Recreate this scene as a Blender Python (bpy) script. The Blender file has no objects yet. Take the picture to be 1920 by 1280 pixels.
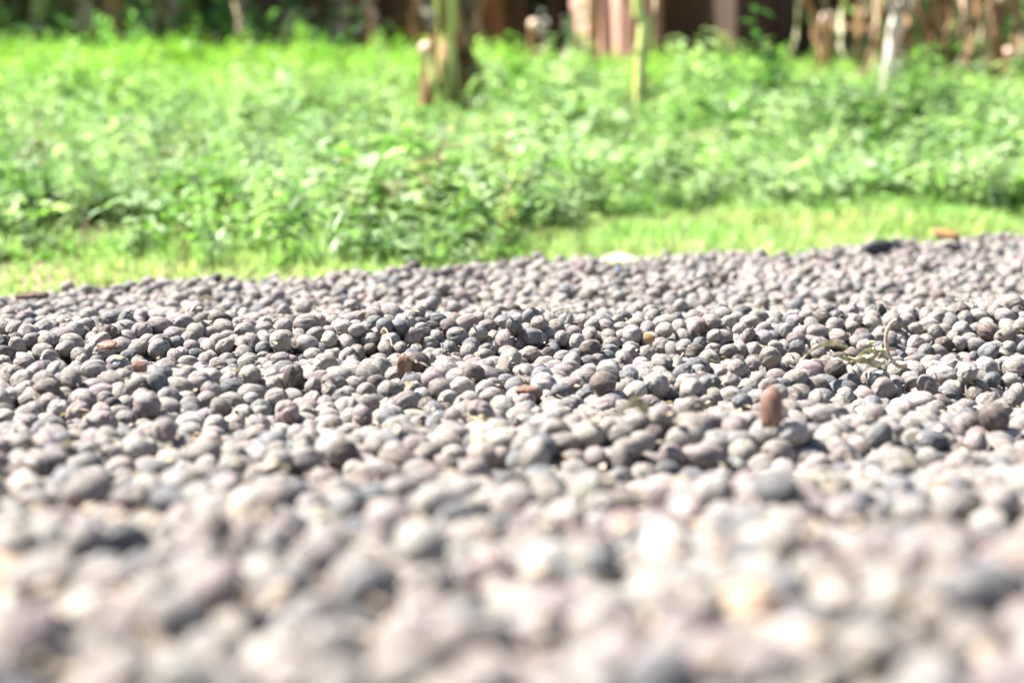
import bpy, bmesh, math, random
import numpy as np
from mathutils import Vector, Matrix, Euler

random.seed(7)
rng = np.random.default_rng(7)
scene = bpy.context.scene
COL = scene.collection

# ------------------------------------------------------------------ camera
CAM_H = 0.20
FPX = 3733.0
PITCH = math.atan(510 / FPX)
cam_d = bpy.data.cameras.new('camera')
cam = bpy.data.objects.new('camera', cam_d)
COL.objects.link(cam)
cam.location = (0, 0, CAM_H)
cam.rotation_euler = (math.pi / 2 - PITCH, 0, 0)
cam_d.sensor_width = 36
cam_d.lens = 36 * FPX / 1920
cam_d.clip_start = 0.01
cam_d.clip_end = 300
cam_d.dof.use_dof = True
cam_d.dof.focus_distance = 0.93
cam_d.dof.aperture_fstop = 70 / 6.3          # an entrance pupil of 6.3 mm
cam_d.dof.aperture_blades = 0
scene.camera = cam

# ------------------------------------------------------------------ light
SUN_DIR = Vector((-0.58, 0.19, 0.79)).normalized()
world = bpy.data.worlds.new('World')
scene.world = world
world.use_nodes = True
wn = world.node_tree.nodes
wl = world.node_tree.links
wn.clear()
sky = wn.new('ShaderNodeTexSky')
sky.sky_type = 'NISHITA'
sky.sun_disc = False
sky.sun_elevation = math.asin(SUN_DIR.z)
sky.sun_rotation = math.atan2(SUN_DIR.x, SUN_DIR.y)
bg = wn.new('ShaderNodeBackground')
bg.inputs['Strength'].default_value = 0.05
wo = wn.new('ShaderNodeOutputWorld')
wl.new(sky.outputs[0], bg.inputs['Color'])
wl.new(bg.outputs[0], wo.inputs['Surface'])
sun_d = bpy.data.lights.new('sun', 'SUN')
sun_d.energy = 5.0
sun_d.angle = math.radians(0.5)
sun_d.color = (1.0, 0.965, 0.91)
sun = bpy.data.objects.new('sun', sun_d)
COL.objects.link(sun)
sun.rotation_euler = SUN_DIR.to_track_quat('Z', 'Y').to_euler()
vs = scene.view_settings
vs.view_transform = 'Standard'
vs.look = 'None'
vs.gamma = 1
vs.exposure = 2.17
vs.use_curve_mapping = False

# ------------------------------------------------------------------ helpers
def at(px, py, Y):
    """world point on the vertical plane y = Y seen at a pixel of the 1920 x 1280 photograph"""
    d = Vector(((px - 960) / FPX, (640 - py) / FPX, -1.0))
    w = Matrix.Rotation(math.pi / 2 - PITCH, 3, 'X') @ d
    k = Y / w.y
    return Vector((w.x * k, Y, CAM_H + w.z * k))

def project(p):
    """world points (n,3) -> pixel x, pixel y, depth"""
    c, s = math.cos(PITCH), math.sin(PITCH)
    z = p[:, 2] - CAM_H
    dep = p[:, 1] * c - z * s
    up = p[:, 1] * s + z * c
    return 960 + FPX * p[:, 0] / dep, 640 - FPX * up / dep, dep

def tag(o, label=None, cat=None, group=None, kind=None):
    if label: o['label'] = label
    if cat: o['category'] = cat
    if group: o['group'] = group
    if kind: o['kind'] = kind
    return o

def mesh_from(name, V, F, mat=None, smooth=True):
    me = bpy.data.meshes.new(name)
    if isinstance(V, np.ndarray): V = V.tolist()
    if isinstance(F, np.ndarray): F = F.tolist()
    me.from_pydata(V, [], F)
    if smooth:
        me.polygons.foreach_set('use_smooth', [True] * len(me.polygons))
    if mat: me.materials.append(mat)
    me.update()
    return me

def link(name, me, parent=None, loc=None, rot=None, scale=None):
    o = bpy.data.objects.new(name, me)
    COL.objects.link(o)
    if parent: o.parent = parent
    if loc is not None: o.location = loc
    if rot is not None: o.rotation_euler = rot
    if scale is not None: o.scale = scale
    return o

class MB:
    def __init__(s): s.V = []; s.F = []
    def add(s, V, F):
        n = len(s.V); s.V += [tuple(v) for v in V]; s.F += [tuple(i + n for i in f) for f in F]
    def tube(s, pts, rad, n=8, cap=True, wob=0.0):
        pts = [Vector(p) for p in pts]; V = []; F = []
        prev = None
        for i, p in enumerate(pts):
            t = (pts[min(i + 1, len(pts) - 1)] - pts[max(i - 1, 0)]).normalized()
            a = prev if prev is not None else (Vector((1, 0, 0)) if abs(t.x) < .9 else Vector((0, 1, 0)))
            b = t.cross(a).normalized(); a = b.cross(t).normalized(); prev = a
            r = rad[i] if hasattr(rad, '__len__') else rad
            for k in range(n):
                an = 2 * math.pi * k / n
                rr = r * (1 + wob * random.uniform(-1, 1))
                V.append(p + (a * math.cos(an) + b * math.sin(an)) * rr)
        for i in range(len(pts) - 1):
            for k in range(n):
                F.append((i * n + k, i * n + (k + 1) % n, (i + 1) * n + (k + 1) % n, (i + 1) * n + k))
        if cap:
            F.append(tuple(range(n))[::-1]); F.append(tuple((len(pts) - 1) * n + k for k in range(n)))
        s.add(V, F)
    def mesh(s, name, mat, smooth=True): return mesh_from(name, s.V, s.F, mat, smooth)
    def build(s, name, mat, parent=None, loc=None, smooth=True):
        return link(name, s.mesh(name, mat, smooth), parent, loc)

# value noise on numpy arrays
_perm = rng.random((64, 64))
def vnoise(x, y):
    x = np.asarray(x, float); y = np.asarray(y, float)
    xi = np.floor(x).astype(int); yi = np.floor(y).astype(int)
    fx = x - xi; fy = y - yi
    fx = fx * fx * (3 - 2 * fx); fy = fy * fy * (3 - 2 * fy)
    a = _perm[xi % 64, yi % 64]; b = _perm[(xi + 1) % 64, yi % 64]
    c = _perm[xi % 64, (yi + 1) % 64]; d = _perm[(xi + 1) % 64, (yi + 1) % 64]
    return (a * (1 - fx) + b * fx) * (1 - fy) + (c * (1 - fx) + d * fx) * fy - 0.5

# ------------------------------------------------------------------ materials
def new_mat(name):
    m = bpy.data.materials.new(name); m.use_nodes = True
    nt = m.node_tree; nt.nodes.clear()
    return m, nt, nt.nodes, nt.links

def N(nt, t, **kw):
    n = nt.nodes.new(t)
    for k, v in kw.items():
        if k in n.inputs: n.inputs[k].default_value = v
        else: setattr(n, k, v)
    return n

def mixrgb(nt, mode, fac, a, b):
    n = nt.nodes.new('ShaderNodeMix'); n.data_type = 'RGBA'; n.blend_type = mode; n.clamp_result = False
    for sock, v in ((n.inputs[0], fac), (n.inputs[6], a), (n.inputs[7], b)):
        if isinstance(v, bpy.types.NodeSocket): nt.links.new(v, sock)
        elif isinstance(v, (int, float)): sock.default_value = v
        else: sock.default_value = (*v, 1) if len(v) == 3 else v
    return n.outputs[2]

def ramp(nt, fac, stops):
    n = nt.nodes.new('ShaderNodeValToRGB')
    e = n.color_ramp.elements
    while len(e) < len(stops): e.new(0.5)
    for el, (p, c) in zip(e, stops):
        el.position = p; el.color = (*c, 1) if len(c) == 3 else c
    nt.links.new(fac, n.inputs[0])
    return n.outputs[0]

def cherry_material(name, instanced):
    m, nt, nd, lk = new_mat(name)
    out = N(nt, 'ShaderNodeOutputMaterial'); p = N(nt, 'ShaderNodeBsdfPrincipled')
    lk.new(p.outputs[0], out.inputs[0])
    if instanced:
        a = N(nt, 'ShaderNodeAttribute', attribute_type='INSTANCER', attribute_name='tint')
        tint = a.outputs['Color']
    else:
        a = N(nt, 'ShaderNodeObjectInfo'); tint = a.outputs['Color']
    oi = N(nt, 'ShaderNodeObjectInfo')
    tc = N(nt, 'ShaderNodeTexCoord')
    sc = N(nt, 'ShaderNodeVectorMath', operation='SCALE'); sc.inputs['Scale'].default_value = 37.0
    cmb = N(nt, 'ShaderNodeCombineXYZ')
    for i in range(3): lk.new(oi.outputs['Random'], cmb.inputs[i])
    lk.new(cmb.outputs[0], sc.inputs[0])
    ad = N(nt, 'ShaderNodeVectorMath', operation='ADD')
    lk.new(tc.outputs['Object'], ad.inputs[0]); lk.new(sc.outputs[0], ad.inputs[1])
    # blotches
    n1 = N(nt, 'ShaderNodeTexNoise', Scale=160.0, Detail=4.0, Roughness=0.6)
    lk.new(ad.outputs[0], n1.inputs['Vector'])
    # streaks running along the fruit
    mp = N(nt, 'ShaderNodeMapping'); mp.inputs['Scale'].default_value = (0.35, 1.6, 1.6)
    lk.new(ad.outputs[0], mp.inputs[0])
    n2 = N(nt, 'ShaderNodeTexNoise', Scale=620.0, Detail=6.0, Roughness=0.7, Distortion=0.8)
    lk.new(mp.outputs[0], n2.inputs['Vector'])
    n3 = N(nt, 'ShaderNodeTexNoise', Scale=2600.0, Detail=2.0)
    lk.new(ad.outputs[0], n3.inputs['Vector'])
    blot = ramp(nt, n1.outputs[0], [(0.30, (0.62, 0.58, 0.57)), (0.5, (1, 1, 1)), (0.72, (1.22, 1.2, 1.16))])
    c = mixrgb(nt, 'MULTIPLY', 1.0, tint, blot)
    stre = ramp(nt, n2.outputs[0], [(0.38, (0.28, 0.25, 0.23)), (0.49, (1, 1, 1)), (0.7, (1.12, 1.12, 1.1))])
    c = mixrgb(nt, 'MULTIPLY', 0.6, c, stre)
    # pale dust
    dust = ramp(nt, n2.outputs[0], [(0.52, (0, 0, 0)), (0.68, (1, 1, 1))])
    dm = N(nt, 'ShaderNodeMath', operation='MULTIPLY'); lk.new(dust, dm.inputs[0]); lk.new(n3.outputs[0], dm.inputs[1])
    c = mixrgb(nt, 'MIX', dm.outputs[0], c, (0.42, 0.385, 0.335))
    lk.new(c, p.inputs['Base Color'])
    p.inputs['Roughness'].default_value = 0.72
    p.inputs['Specular IOR Level'].default_value = 0.35
    b1 = N(nt, 'ShaderNodeBump', Strength=0.9, Distance=0.0006)
    lk.new(n2.outputs[0], b1.inputs['Height'])
    b2 = N(nt, 'ShaderNodeBump', Strength=0.35, Distance=0.0002)
    lk.new(n3.outputs[0], b2.inputs['Height']); lk.new(b1.outputs[0], b2.inputs['Normal'])
    lk.new(b2.outputs[0], p.inputs['Normal'])
    return m

def simple_mat(name, c1, c2, scale=30.0, rough=0.8, bump=0.3, dist=0.002, stretch=(1, 1, 1), spec=0.3, detail=5.0):
    m, nt, nd, lk = new_mat(name)
    out = N(nt, 'ShaderNodeOutputMaterial'); p = N(nt, 'ShaderNodeBsdfPrincipled')
    lk.new(p.outputs[0], out.inputs[0])
    tc = N(nt, 'ShaderNodeTexCoord')
    mp = N(nt, 'ShaderNodeMapping'); mp.inputs['Scale'].default_value = stretch
    lk.new(tc.outputs['Object'], mp.inputs[0])
    n1 = N(nt, 'ShaderNodeTexNoise', Scale=scale, Detail=detail, Roughness=0.65)
    lk.new(mp.outputs[0], n1.inputs['Vector'])
    c = ramp(nt, n1.outputs[0], [(0.3, c1), (0.7, c2)])
    lk.new(c, p.inputs['Base Color'])
    p.inputs['Roughness'].default_value = rough
    p.inputs['Specular IOR Level'].default_value = spec
    b = N(nt, 'ShaderNodeBump', Strength=bump, Distance=dist)
    lk.new(n1.outputs[0], b.inputs['Height']); lk.new(b.outputs[0], p.inputs['Normal'])
    return m

def leaf_material(name, base=None, instanced=False, trans=0.42, rough=0.38, spec=0.45, var=40.0, use_obj=False):
    m, nt, nd, lk = new_mat(name)
    out = N(nt, 'ShaderNodeOutputMaterial'); p = N(nt, 'ShaderNodeBsdfPrincipled')
    tr = N(nt, 'ShaderNodeBsdfTranslucent'); mx = N(nt, 'ShaderNodeMixShader'); mx.inputs[0].default_value = trans
    if instanced:
        a = N(nt, 'ShaderNodeAttribute', attribute_type='INSTANCER', attribute_name='tint'); col = a.outputs['Color']
    elif use_obj:
        a = N(nt, 'ShaderNodeObjectInfo'); col = a.outputs['Color']
    else:
        a = N(nt, 'ShaderNodeRGB'); a.outputs[0].default_value = (*base, 1); col = a.outputs[0]
    tc = N(nt, 'ShaderNodeTexCoord')
    n1 = N(nt, 'ShaderNodeTexNoise', Scale=var, Detail=3.0)
    lk.new(tc.outputs['Object'], n1.inputs['Vector'])
    k = ramp(nt, n1.outputs[0], [(0.32, (0.38, 0.46, 0.42)), (0.5, (0.95, 1.0, 0.95)), (0.68, (1.6, 1.5, 1.7))])
    c = mixrgb(nt, 'MULTIPLY', 1.0, col, k)
    lk.new(c, p.inputs['Base Color'])
    tcx = mixrgb(nt, 'MULTIPLY', 1.0, c, (1.15, 1.35, 0.75))
    lk.new(tcx, tr.inputs[0])
    p.inputs['Roughness'].default_value = rough
    p.inputs['Specular IOR Level'].default_value = spec
    lk.new(p.outputs[0], mx.inputs[1]); lk.new(tr.outputs[0], mx.inputs[2]); lk.new(mx.outputs[0], out.inputs[0])
    return m

M_cherry = cherry_material('dried_cherry_skin', False)
M_cherry_i = cherry_material('dried_cherry_skin_bed', True)
M_stem = simple_mat('weed_stem', (0.05, 0.10, 0.025), (0.11, 0.17, 0.05), 60, 0.6)
M_leaf_o = leaf_material('weed_leaf', use_obj=True)
M_leaf_i = leaf_material('weed_leaf_mass', instanced=True)
M_grass_i = leaf_material('grass_blade', instanced=True, trans=0.5, rough=0.5, spec=0.3)
M_straw = leaf_material('dry_straw', (0.50, 0.41, 0.26), trans=0.08, rough=0.5, var=200)
M_straw_green = leaf_material('greenish_straw', (0.50, 0.46, 0.27), trans=0.05, rough=0.45, var=200)
M_husk = simple_mat('brown_husk', (0.07, 0.035, 0.024), (0.27, 0.145, 0.10), 260, 0.6, 0.5, 0.001, (1, 1, .4))
M_paleleaf = leaf_material('pale_dry_leaf', (0.60, 0.55, 0.36), trans=0.3, rough=0.6, var=100)
M_orangeleaf = leaf_material('orange_dry_leaf', (0.42, 0.24, 0.10), trans=0.35, rough=0.6, var=60)
M_blackstone = simple_mat('black_stone', (0.012, 0.012, 0.014), (0.035, 0.034, 0.036), 90, 0.6, 0.6, 0.003)
M_blue = simple_mat('blue_plastic', (0.12, 0.22, 0.42), (0.18, 0.30, 0.50), 90, 0.4, 0.1)
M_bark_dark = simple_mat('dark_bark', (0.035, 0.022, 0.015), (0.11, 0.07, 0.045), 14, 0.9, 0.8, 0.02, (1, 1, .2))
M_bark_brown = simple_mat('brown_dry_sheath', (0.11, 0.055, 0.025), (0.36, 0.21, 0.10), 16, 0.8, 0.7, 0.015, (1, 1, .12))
M_bark_pale = simple_mat('pale_bark', (0.48, 0.43, 0.38), (0.74, 0.70, 0.65), 12, 0.8, 0.5, 0.01, (1, 1, .3))
M_pseudo = simple_mat('green_pseudostem', (0.16, 0.25, 0.04), (0.50, 0.56, 0.14), 10, 0.5, 0.4, 0.01, (1, 1, .1), 0.5)
M_cane = simple_mat('yellow_green_cane', (0.50, 0.54, 0.14), (0.70, 0.72, 0.28), 14, 0.45, 0.2, 0.004, (1, 1, .3), 0.5)
M_cut = simple_mat('cut_pith', (0.52, 0.36, 0.25), (0.66, 0.50, 0.37), 60, 0.7)
M_banana_leaf = leaf_material('banana_leaf', (0.07, 0.17, 0.03), trans=0.35, rough=0.35, var=3.0)
M_dry_leaf = leaf_material('dry_banana_leaf', (0.50, 0.37, 0.24), trans=0.2, rough=0.7, var=8.0)
M_wall = simple_mat('pink_mud_plaster', (0.48, 0.27, 0.20), (0.66, 0.40, 0.31), 5, 0.9, 0.6, 0.01)
M_roof = simple_mat('rusty_roof_sheet', (0.12, 0.06, 0.04), (0.22, 0.13, 0.09), 6, 0.6, 0.3, 0.01)
M_door_shade = simple_mat('door_wood_and_wall_shade', (0.03, 0.018, 0.012), (0.08, 0.045, 0.03), 10, 0.8, 0.4, 0.01, (1, 1, .2))  # dark door wood, also used to paint shade on the right-hand walls

# ground material: dry soil, grass-green further off
m, nt, nd, lk = new_mat('yard_soil')
out = N(nt, 'ShaderNodeOutputMaterial'); p = N(nt, 'ShaderNodeBsdfPrincipled'); lk.new(p.outputs[0], out.inputs[0])
tc = N(nt, 'ShaderNodeTexCoord')
n1 = N(nt, 'ShaderNodeTexNoise', Scale=6.0, Detail=8.0, Roughness=0.7); lk.new(tc.outputs['Object'], n1.inputs['Vector'])
n2 = N(nt, 'ShaderNodeTexNoise', Scale=60.0, Detail=6.0, Roughness=0.7); lk.new(tc.outputs['Object'], n2.inputs['Vector'])
c = ramp(nt, n1.outputs[0], [(0.35, (0.20, 0.13, 0.08)), (0.55, (0.30, 0.22, 0.13)), (0.7, (0.15, 0.17, 0.06))])
k = ramp(nt, n2.outputs[0], [(0.3, (0.55, 0.55, 0.55)), (0.7, (1.25, 1.25, 1.25))])
lk.new(mixrgb(nt, 'MULTIPLY', 1, c, k), p.inputs['Base Color']); p.inputs['Roughness'].default_value = 0.95
b = N(nt, 'ShaderNodeBump', Strength=0.6, Distance=0.01); lk.new(n2.outputs[0], b.inputs['Height']); lk.new(b.outputs[0], p.inputs['Normal'])
M_soil = m

# ------------------------------------------------------------------ the lie of the land
R0 = 0.0044                                        # mean radius of a dried cherry

def y_edge(x):
    return 1.735 + 0.62 * x - 0.10 * np.clip(-x - .1, 0, 1) + 0.02 * np.sin(x * 17 + 1.0) + 0.012 * np.sin(x * 41)

_ty = np.array([-3, 0.0, 0.24, 0.31, 0.51, 0.77, 0.95, 1.2, 1.5, 1.9, 2.4])
_tz = np.array([0.131, 0.131, 0.1285, 0.121, 0.0955, 0.0705, 0.0600, 0.0500, 0.0385, 0.029, 0.026])
def bed_top(x, y):
    x = np.asarray(x, float); y = np.asarray(y, float)
    z = np.interp(y, _ty, _tz)
    # raked furrows
    def ridge(yc, slope, amp, w, curve=0.0):
        d = y - (yc + slope * x + curve * np.sin(x * 9 + yc * 7))
        return 1.6 * amp * np.exp(-(d / w) ** 2)
    z = z + ridge(0.835, 0.14, 0.0080, 0.040, 0.012) - ridge(0.915, 0.14, 0.0130, 0.036, 0.012)
    z = z + ridge(1.04, 0.18, 0.0130, 0.045, 0.016) - ridge(1.12, 0.16, 0.004, 0.05, 0.016)
    z = z + ridge(1.24, 0.25, 0.0045, 0.05, 0.02) - ridge(1.33, 0.25, 0.004, 0.05, 0.02)
    z = z + ridge(1.46, 0.4, 0.0045, 0.06, 0.02) + ridge(1.70, 0.55, 0.004, 0.05, 0.02) - ridge(1.58, 0.5, 0.003, 0.05, 0.02)
    z = z - ridge(0.60, 0.30, 0.004, 0.03, 0.02) + ridge(0.66, 0.3, 0.003, 0.03, 0.02)
    z = z - ridge(0.42, -0.15, 0.0035, 0.025, 0.015) + ridge(0.47, -0.15, 0.002, 0.025, 0.015)
    z = z + 0.007 * vnoise(x * 7 + 3.3, y * 7) + 0.0055 * vnoise(x * 19, y * 19 + 5) + 0.0055 * vnoise(x * 43, y * 43 + 9)
    z = z + 0.004 * np.clip(x, -1, 1) * np.clip((y - 1.1) / .5, 0, 1)
    return z

def land(x, y):
    """height of the bare ground"""
    x = np.asarray(x, float); y = np.asarray(y, float)
    rise = 0.031 * np.clip(y - 3.2, 0, 9) + 0.01 * np.clip(y - 12, 0, 60)
    g = rise + 0.03 * vnoise(x * 0.9, y * 0.9) * np.clip(y - 2.4, 0, 1) * 2
    bed = bed_top(x, y) - 0.0195
    k = np.clip((y_edge(np.clip(x, -2, 2)) + 0.01 - y) / 0.05, 0, 1)
    k = k * k * (3 - 2 * k)
    side = np.clip((2.6 - np.abs(x)) / 0.5, 0, 1) * np.clip((y + 2.0) / 0.5, 0, 1)
    return g * (1 - k * side) + bed * k * side

def axis(lo, hi, segs):
    out = []
    for a, b, s in segs: out += list(np.arange(a, b, s))
    return np.array([lo] + [v for v in out if lo < v < hi] + [hi])
gx = axis(-70, 70, [(-70, -10, 5), (-10, -3, .5), (-3, -1.2, .1), (-1.2, 1.2, .016), (1.2, 3, .1), (3, 10, .5), (10, 70, 5)])
gy = axis(-30, 150, [(-30, -3, 3), (-3, 0, .1), (0, 2.6, .016), (2.6, 5, .08), (5, 16, .4), (16, 150, 8)])
X, Y = np.meshgrid(gx, gy)
Z = land(X, Y)
V = np.stack([X.ravel(), Y.ravel(), Z.ravel()], 1)
nx, ny = len(gx), len(gy)
ii = (np.arange(ny - 1)[:, None] * nx + np.arange(nx - 1)[None, :]).ravel()
F = np.stack([ii, ii + 1, ii + nx + 1, ii + nx], 1)
ground = link('ground', mesh_from('ground', V, F, M_soil))
tag(ground, kind='structure')

# ------------------------------------------------------------------ dried cherries: shapes
def cherry_mesh(name, seed, nu=30, nv=20):
    r = np.random.default_rng(seed)
    # x is the long axis
    th = np.linspace(0, math.pi, nv + 1)
    th = th + 0.0 * th
    ph = np.arange(nu) * 2 * math.pi / nu
    T, P = np.meshgrid(th, ph, indexing='ij')
    L = 0.0050 * r.uniform(0.92, 1.13); W = 0.0045 * r.uniform(0.94, 1.06); H = W * r.uniform(0.90, 1.0)
    egg = r.uniform(-0.10, 0.10)
    cx = np.cos(T); s = np.sin(T)
    s2 = s ** 0.92
    rad = 1 + egg * cx
    # skin sagging between the two beans: grooves either side of a seam
    seam = np.zeros_like(T)
    for c in (math.pi / 2, 3 * math.pi / 2):
        d = np.angle(np.exp(1j * (P - c + 0.15 * np.sin(2 * T + seed))))
        seam += r.uniform(0.0, 0.05) * np.exp(-(d / 0.16) ** 2) - r.uniform(0.02, 0.10) * np.exp(-((np.abs(d) - 0.36) / 0.17) ** 2)
    rad = rad + seam * s
    # long wrinkles
    wr = np.zeros_like(T)
    for k in range(5):
        f = r.integers(4, 11); a = r.uniform(0.006, 0.024)
        wr -= a * (1 - np.abs(np.sin(f * 0.5 * P + r.uniform(0, 6) + r.uniform(0.4, 1.6) * np.sin(T * r.uniform(1, 3) + r.uniform(0, 6))))) ** 3 * 2
    rad = rad + wr * s ** 0.5
    # lumps and dents
    for k in range(6):
        d = r.normal(size=3); d /= np.linalg.norm(d)
        dot = cx * d[0] + s * np.cos(P) * d[1] + s * np.sin(P) * d[2]
        rad = rad + r.uniform(-0.14, 0.06) * np.exp(-((1 - dot) / r.uniform(0.05, 0.3)) ** 1.3)
    # crater where the fruit met its stalk, small crown at the other end
    rad = rad - 0.05 * np.exp(-(T / 0.22) ** 2) + 0.035 * np.exp(-((T - 0.33) / 0.10) ** 2)
    rad = rad + 0.05 * np.exp(-((math.pi - T) / 0.20) ** 2)
    Vx = cx * L * rad; Vy = s2 * np.cos(P) * W * rad; Vz = s2 * np.sin(P) * H * rad
    Vx = Vx + 0.0004 * r.uniform(-1, 1) * np.cos(2 * P)
    V = [(Vx[0].mean(), 0, 0)]
    for i in range(1, nv):
        V += list(zip(Vx[i], Vy[i], Vz[i]))
    V.append((Vx[nv].mean(), 0, 0))
    F = [(0, 1 + k, 1 + (k + 1) % nu) for k in range(nu)]
    for i in range(nv - 2):
        for k in range(nu):
            a = 1 + i * nu + k; b = 1 + i * nu + (k + 1) % nu
            F.append((a, a + nu, b + nu, b))
    last = len(V) - 1; base = 1 + (nv - 2) * nu
    F += [(last, base + (k + 1) % nu, base + k) for k in range(nu)]
    mb = MB(); mb.add(V, F)
    if seed % 4 == 1:                               # a bit of stalk left on
        mb.tube([(Vx[0].mean() - .0004, 0, 0), (L * 1.12, .0003, .0004), (L * 1.12 + .0014, .0009, .0002)], [.0006, .00045, .0005], 6)
    if seed % 4 == 3:                               # torn flap of skin
        a = r.uniform(0, 6.28)
        q = [(L * .2, W * 1.0 * math.cos(a), H * 1.0 * math.sin(a)), (L * .55, W * .86 * math.cos(a + .2), H * .86 * math.sin(a + .2)),
             (L * .5, W * 1.12 * math.cos(a + .35), H * 1.15 * math.sin(a + .35)), (L * .2, W * 1.22 * math.cos(a + .2), H * 1.2 * math.sin(a + .2))]
        mb.add(q, [(0, 1, 2, 3)])
    return mb.mesh(name, M_cherry)

NVAR = 18
cherry_meshes = [cherry_mesh('dried_cherry', 100 + i) for i in range(NVAR)]

# ------------------------------------------------------------------ dried cherries: pile them up
y0, y1 = 0.0, 2.5
sp = R0 * 1.86
XS = np.arange(-1.05, 1.05, sp); YS = np.arange(y0, y1, sp * 0.93)
pts = []
for layer in (0, 1):
    xx, yy = np.meshgrid(XS, YS)
    xx = xx + (np.arange(len(YS)) % 2)[:, None] * sp * .5 + layer * sp * .3
    xx = xx + rng.uniform(-.45, .45, xx.shape) * sp; yy = yy + rng.uniform(-.45, .45, xx.shape) * sp + layer * sp * .3
    xx = xx.ravel(); yy = yy.ravel()
    keep = (np.abs(xx) < 0.265 * yy + 0.30) & (yy < y_edge(xx) - 0.004 * layer + rng.normal(0, .006, xx.shape))
    if layer == 1: keep &= rng.random(xx.shape) < 0.90
    xx = xx[keep]; yy = yy[keep]
    pts.append(np.stack([xx, yy, bed_top(xx, yy) - 0.0195 + R0 * (1.0 + 1.9 * layer) + rng.uniform(0, .002, xx.shape)], 1))
# a scatter of loose ones on top
n = 3200
xx = rng.uniform(-1, 1, n * 3); yy = rng.uniform(0, 2.4, n * 3)
keep = (np.abs(xx) < 0.265 * yy + 0.30) & (yy < y_edge(xx) - 0.02)
xx = xx[keep]; yy = yy[keep]
pts.append(np.stack([xx, yy, bed_top(xx, yy) + R0 * 1.2], 1))
# strays that rolled off the rim
xx = rng.uniform(-.6, .8, 260); yy = y_edge(xx) + rng.exponential(.035, 260)
pts.append(np.stack([xx, yy, land(xx, yy) + R0], 1))
pos = np.concatenate(pts)
nb = len(pos)
size = np.clip(rng.normal(1.0, 0.115, nb), 0.70, 1.32)
rr = R0 * size * 1.0

def pairs(pos, cut):
    cs = cut
    ci = np.floor(pos[:, 0] / cs).astype(int); cj = np.floor(pos[:, 1] / cs).astype(int)
    ci -= ci.min() - 1; cj -= cj.min() - 1
    W = ci.max() + 3
    key = cj * W + ci
    order = np.argsort(key, kind='stable'); ks = key[order]
    nk = (cj.max() + 3) * W
    start = np.searchsorted(ks, np.arange(nk + 1))
    A = []; B = []
    idx = np.arange(len(pos))
    for off in (0, 1, W - 1, W, W + 1):
        k2 = key + off
        s0 = start[k2]; e0 = start[k2 + 1]
        for q in range(int((e0 - s0).max())):
            m = s0 + q < e0
            a = idx[m]; b = order[(s0 + q)[m]]
            if off == 0: mm = a < b; a = a[mm]; b = b[mm]
            A.append(a); B.append(b)
    A = np.concatenate(A); B = np.concatenate(B)
    d = pos[A] - pos[B]
    m = (d * d).sum(1) < cut * cut
    return A[m], B[m]

def floor_z(p): return land(p[:, 0], p[:, 1])
ITER = 46
for it in range(ITER):
    if it % 6 == 0:
        A, B = pairs(pos, R0 * 2.7)
    if it < ITER - 8: pos[:, 2] -= 0.0005
    d = pos[A] - pos[B]
    L = np.sqrt((d * d).sum(1)) + 1e-9
    ov = rr[A] + rr[B] - L
    m = ov > 0
    a = A[m]; b = B[m]; dd = d[m] / L[m][:, None] * (ov[m] * 0.5)[:, None]
    cnt = np.bincount(a, minlength=nb) + np.bincount(b, minlength=nb)
    for c in range(3):
        s = np.bincount(a, dd[:, c], nb) - np.bincount(b, dd[:, c], nb)
        pos[:, c] += s / np.maximum(cnt, 1) * 1.7
    fz = floor_z(pos) + rr
    low = pos[:, 2] < fz
    pos[low, 2] = fz[low]

# drop what ended far below the surface is kept: it closes the gaps
# orientations: lying down, long axis near the horizontal
yaw = rng.uniform(0, 2 * math.pi, nb)
pit = rng.normal(0, 0.42, nb)
rol = rng.uniform(0, 2 * math.pi, nb)
rot = np.stack([rol, pit, yaw], 1)
# tints
CL = [  # name, albedo, weight
    ('grey-brown', (0.270, 0.240, 0.215), .33),
    ('ash grey', (0.310, 0.290, 0.268), .22),
    ('mauve-grey', (0.285, 0.236, 0.226), .13),
    ('slate grey', (0.150, 0.154, 0.160), .12),
    ('pale beige', (0.360, 0.322, 0.280), .11),
    ('dark brown', (0.125, 0.098, 0.084), .06),
    ('dusty pink', (0.350, 0.265, 0.245), .02),
    ('orange-tan', (0.420, 0.270, 0.170), .0015),
    ('blackish', (0.055, 0.050, 0.048), .010),
]
cw = np.array([c[2] for c in CL]); cw /= cw.sum()
cls = rng.choice(len(CL), nb, p=cw)
tint = np.array([c[1] for c in CL])[cls] * rng.uniform(0.76, 1.12, (nb, 1)) * 0.77 * np.array((1.01, 0.99, 0.985)) * (1 + rng.normal(0, 0.018, (nb, 3)))
var = rng.integers(0, NVAR, nb)
sca = np.stack([size * rng.uniform(.93, 1.10, nb), size * rng.uniform(.94, 1.05, nb), size * rng.uniform(.94, 1.05, nb)], 1)

# make room for the orange fruit seen low at the right, and its big dark neighbour
px, py, dep = project(pos)
surf = pos[:, 2] > bed_top(pos[:, 0], pos[:, 1]) - 1.35 * R0
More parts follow.
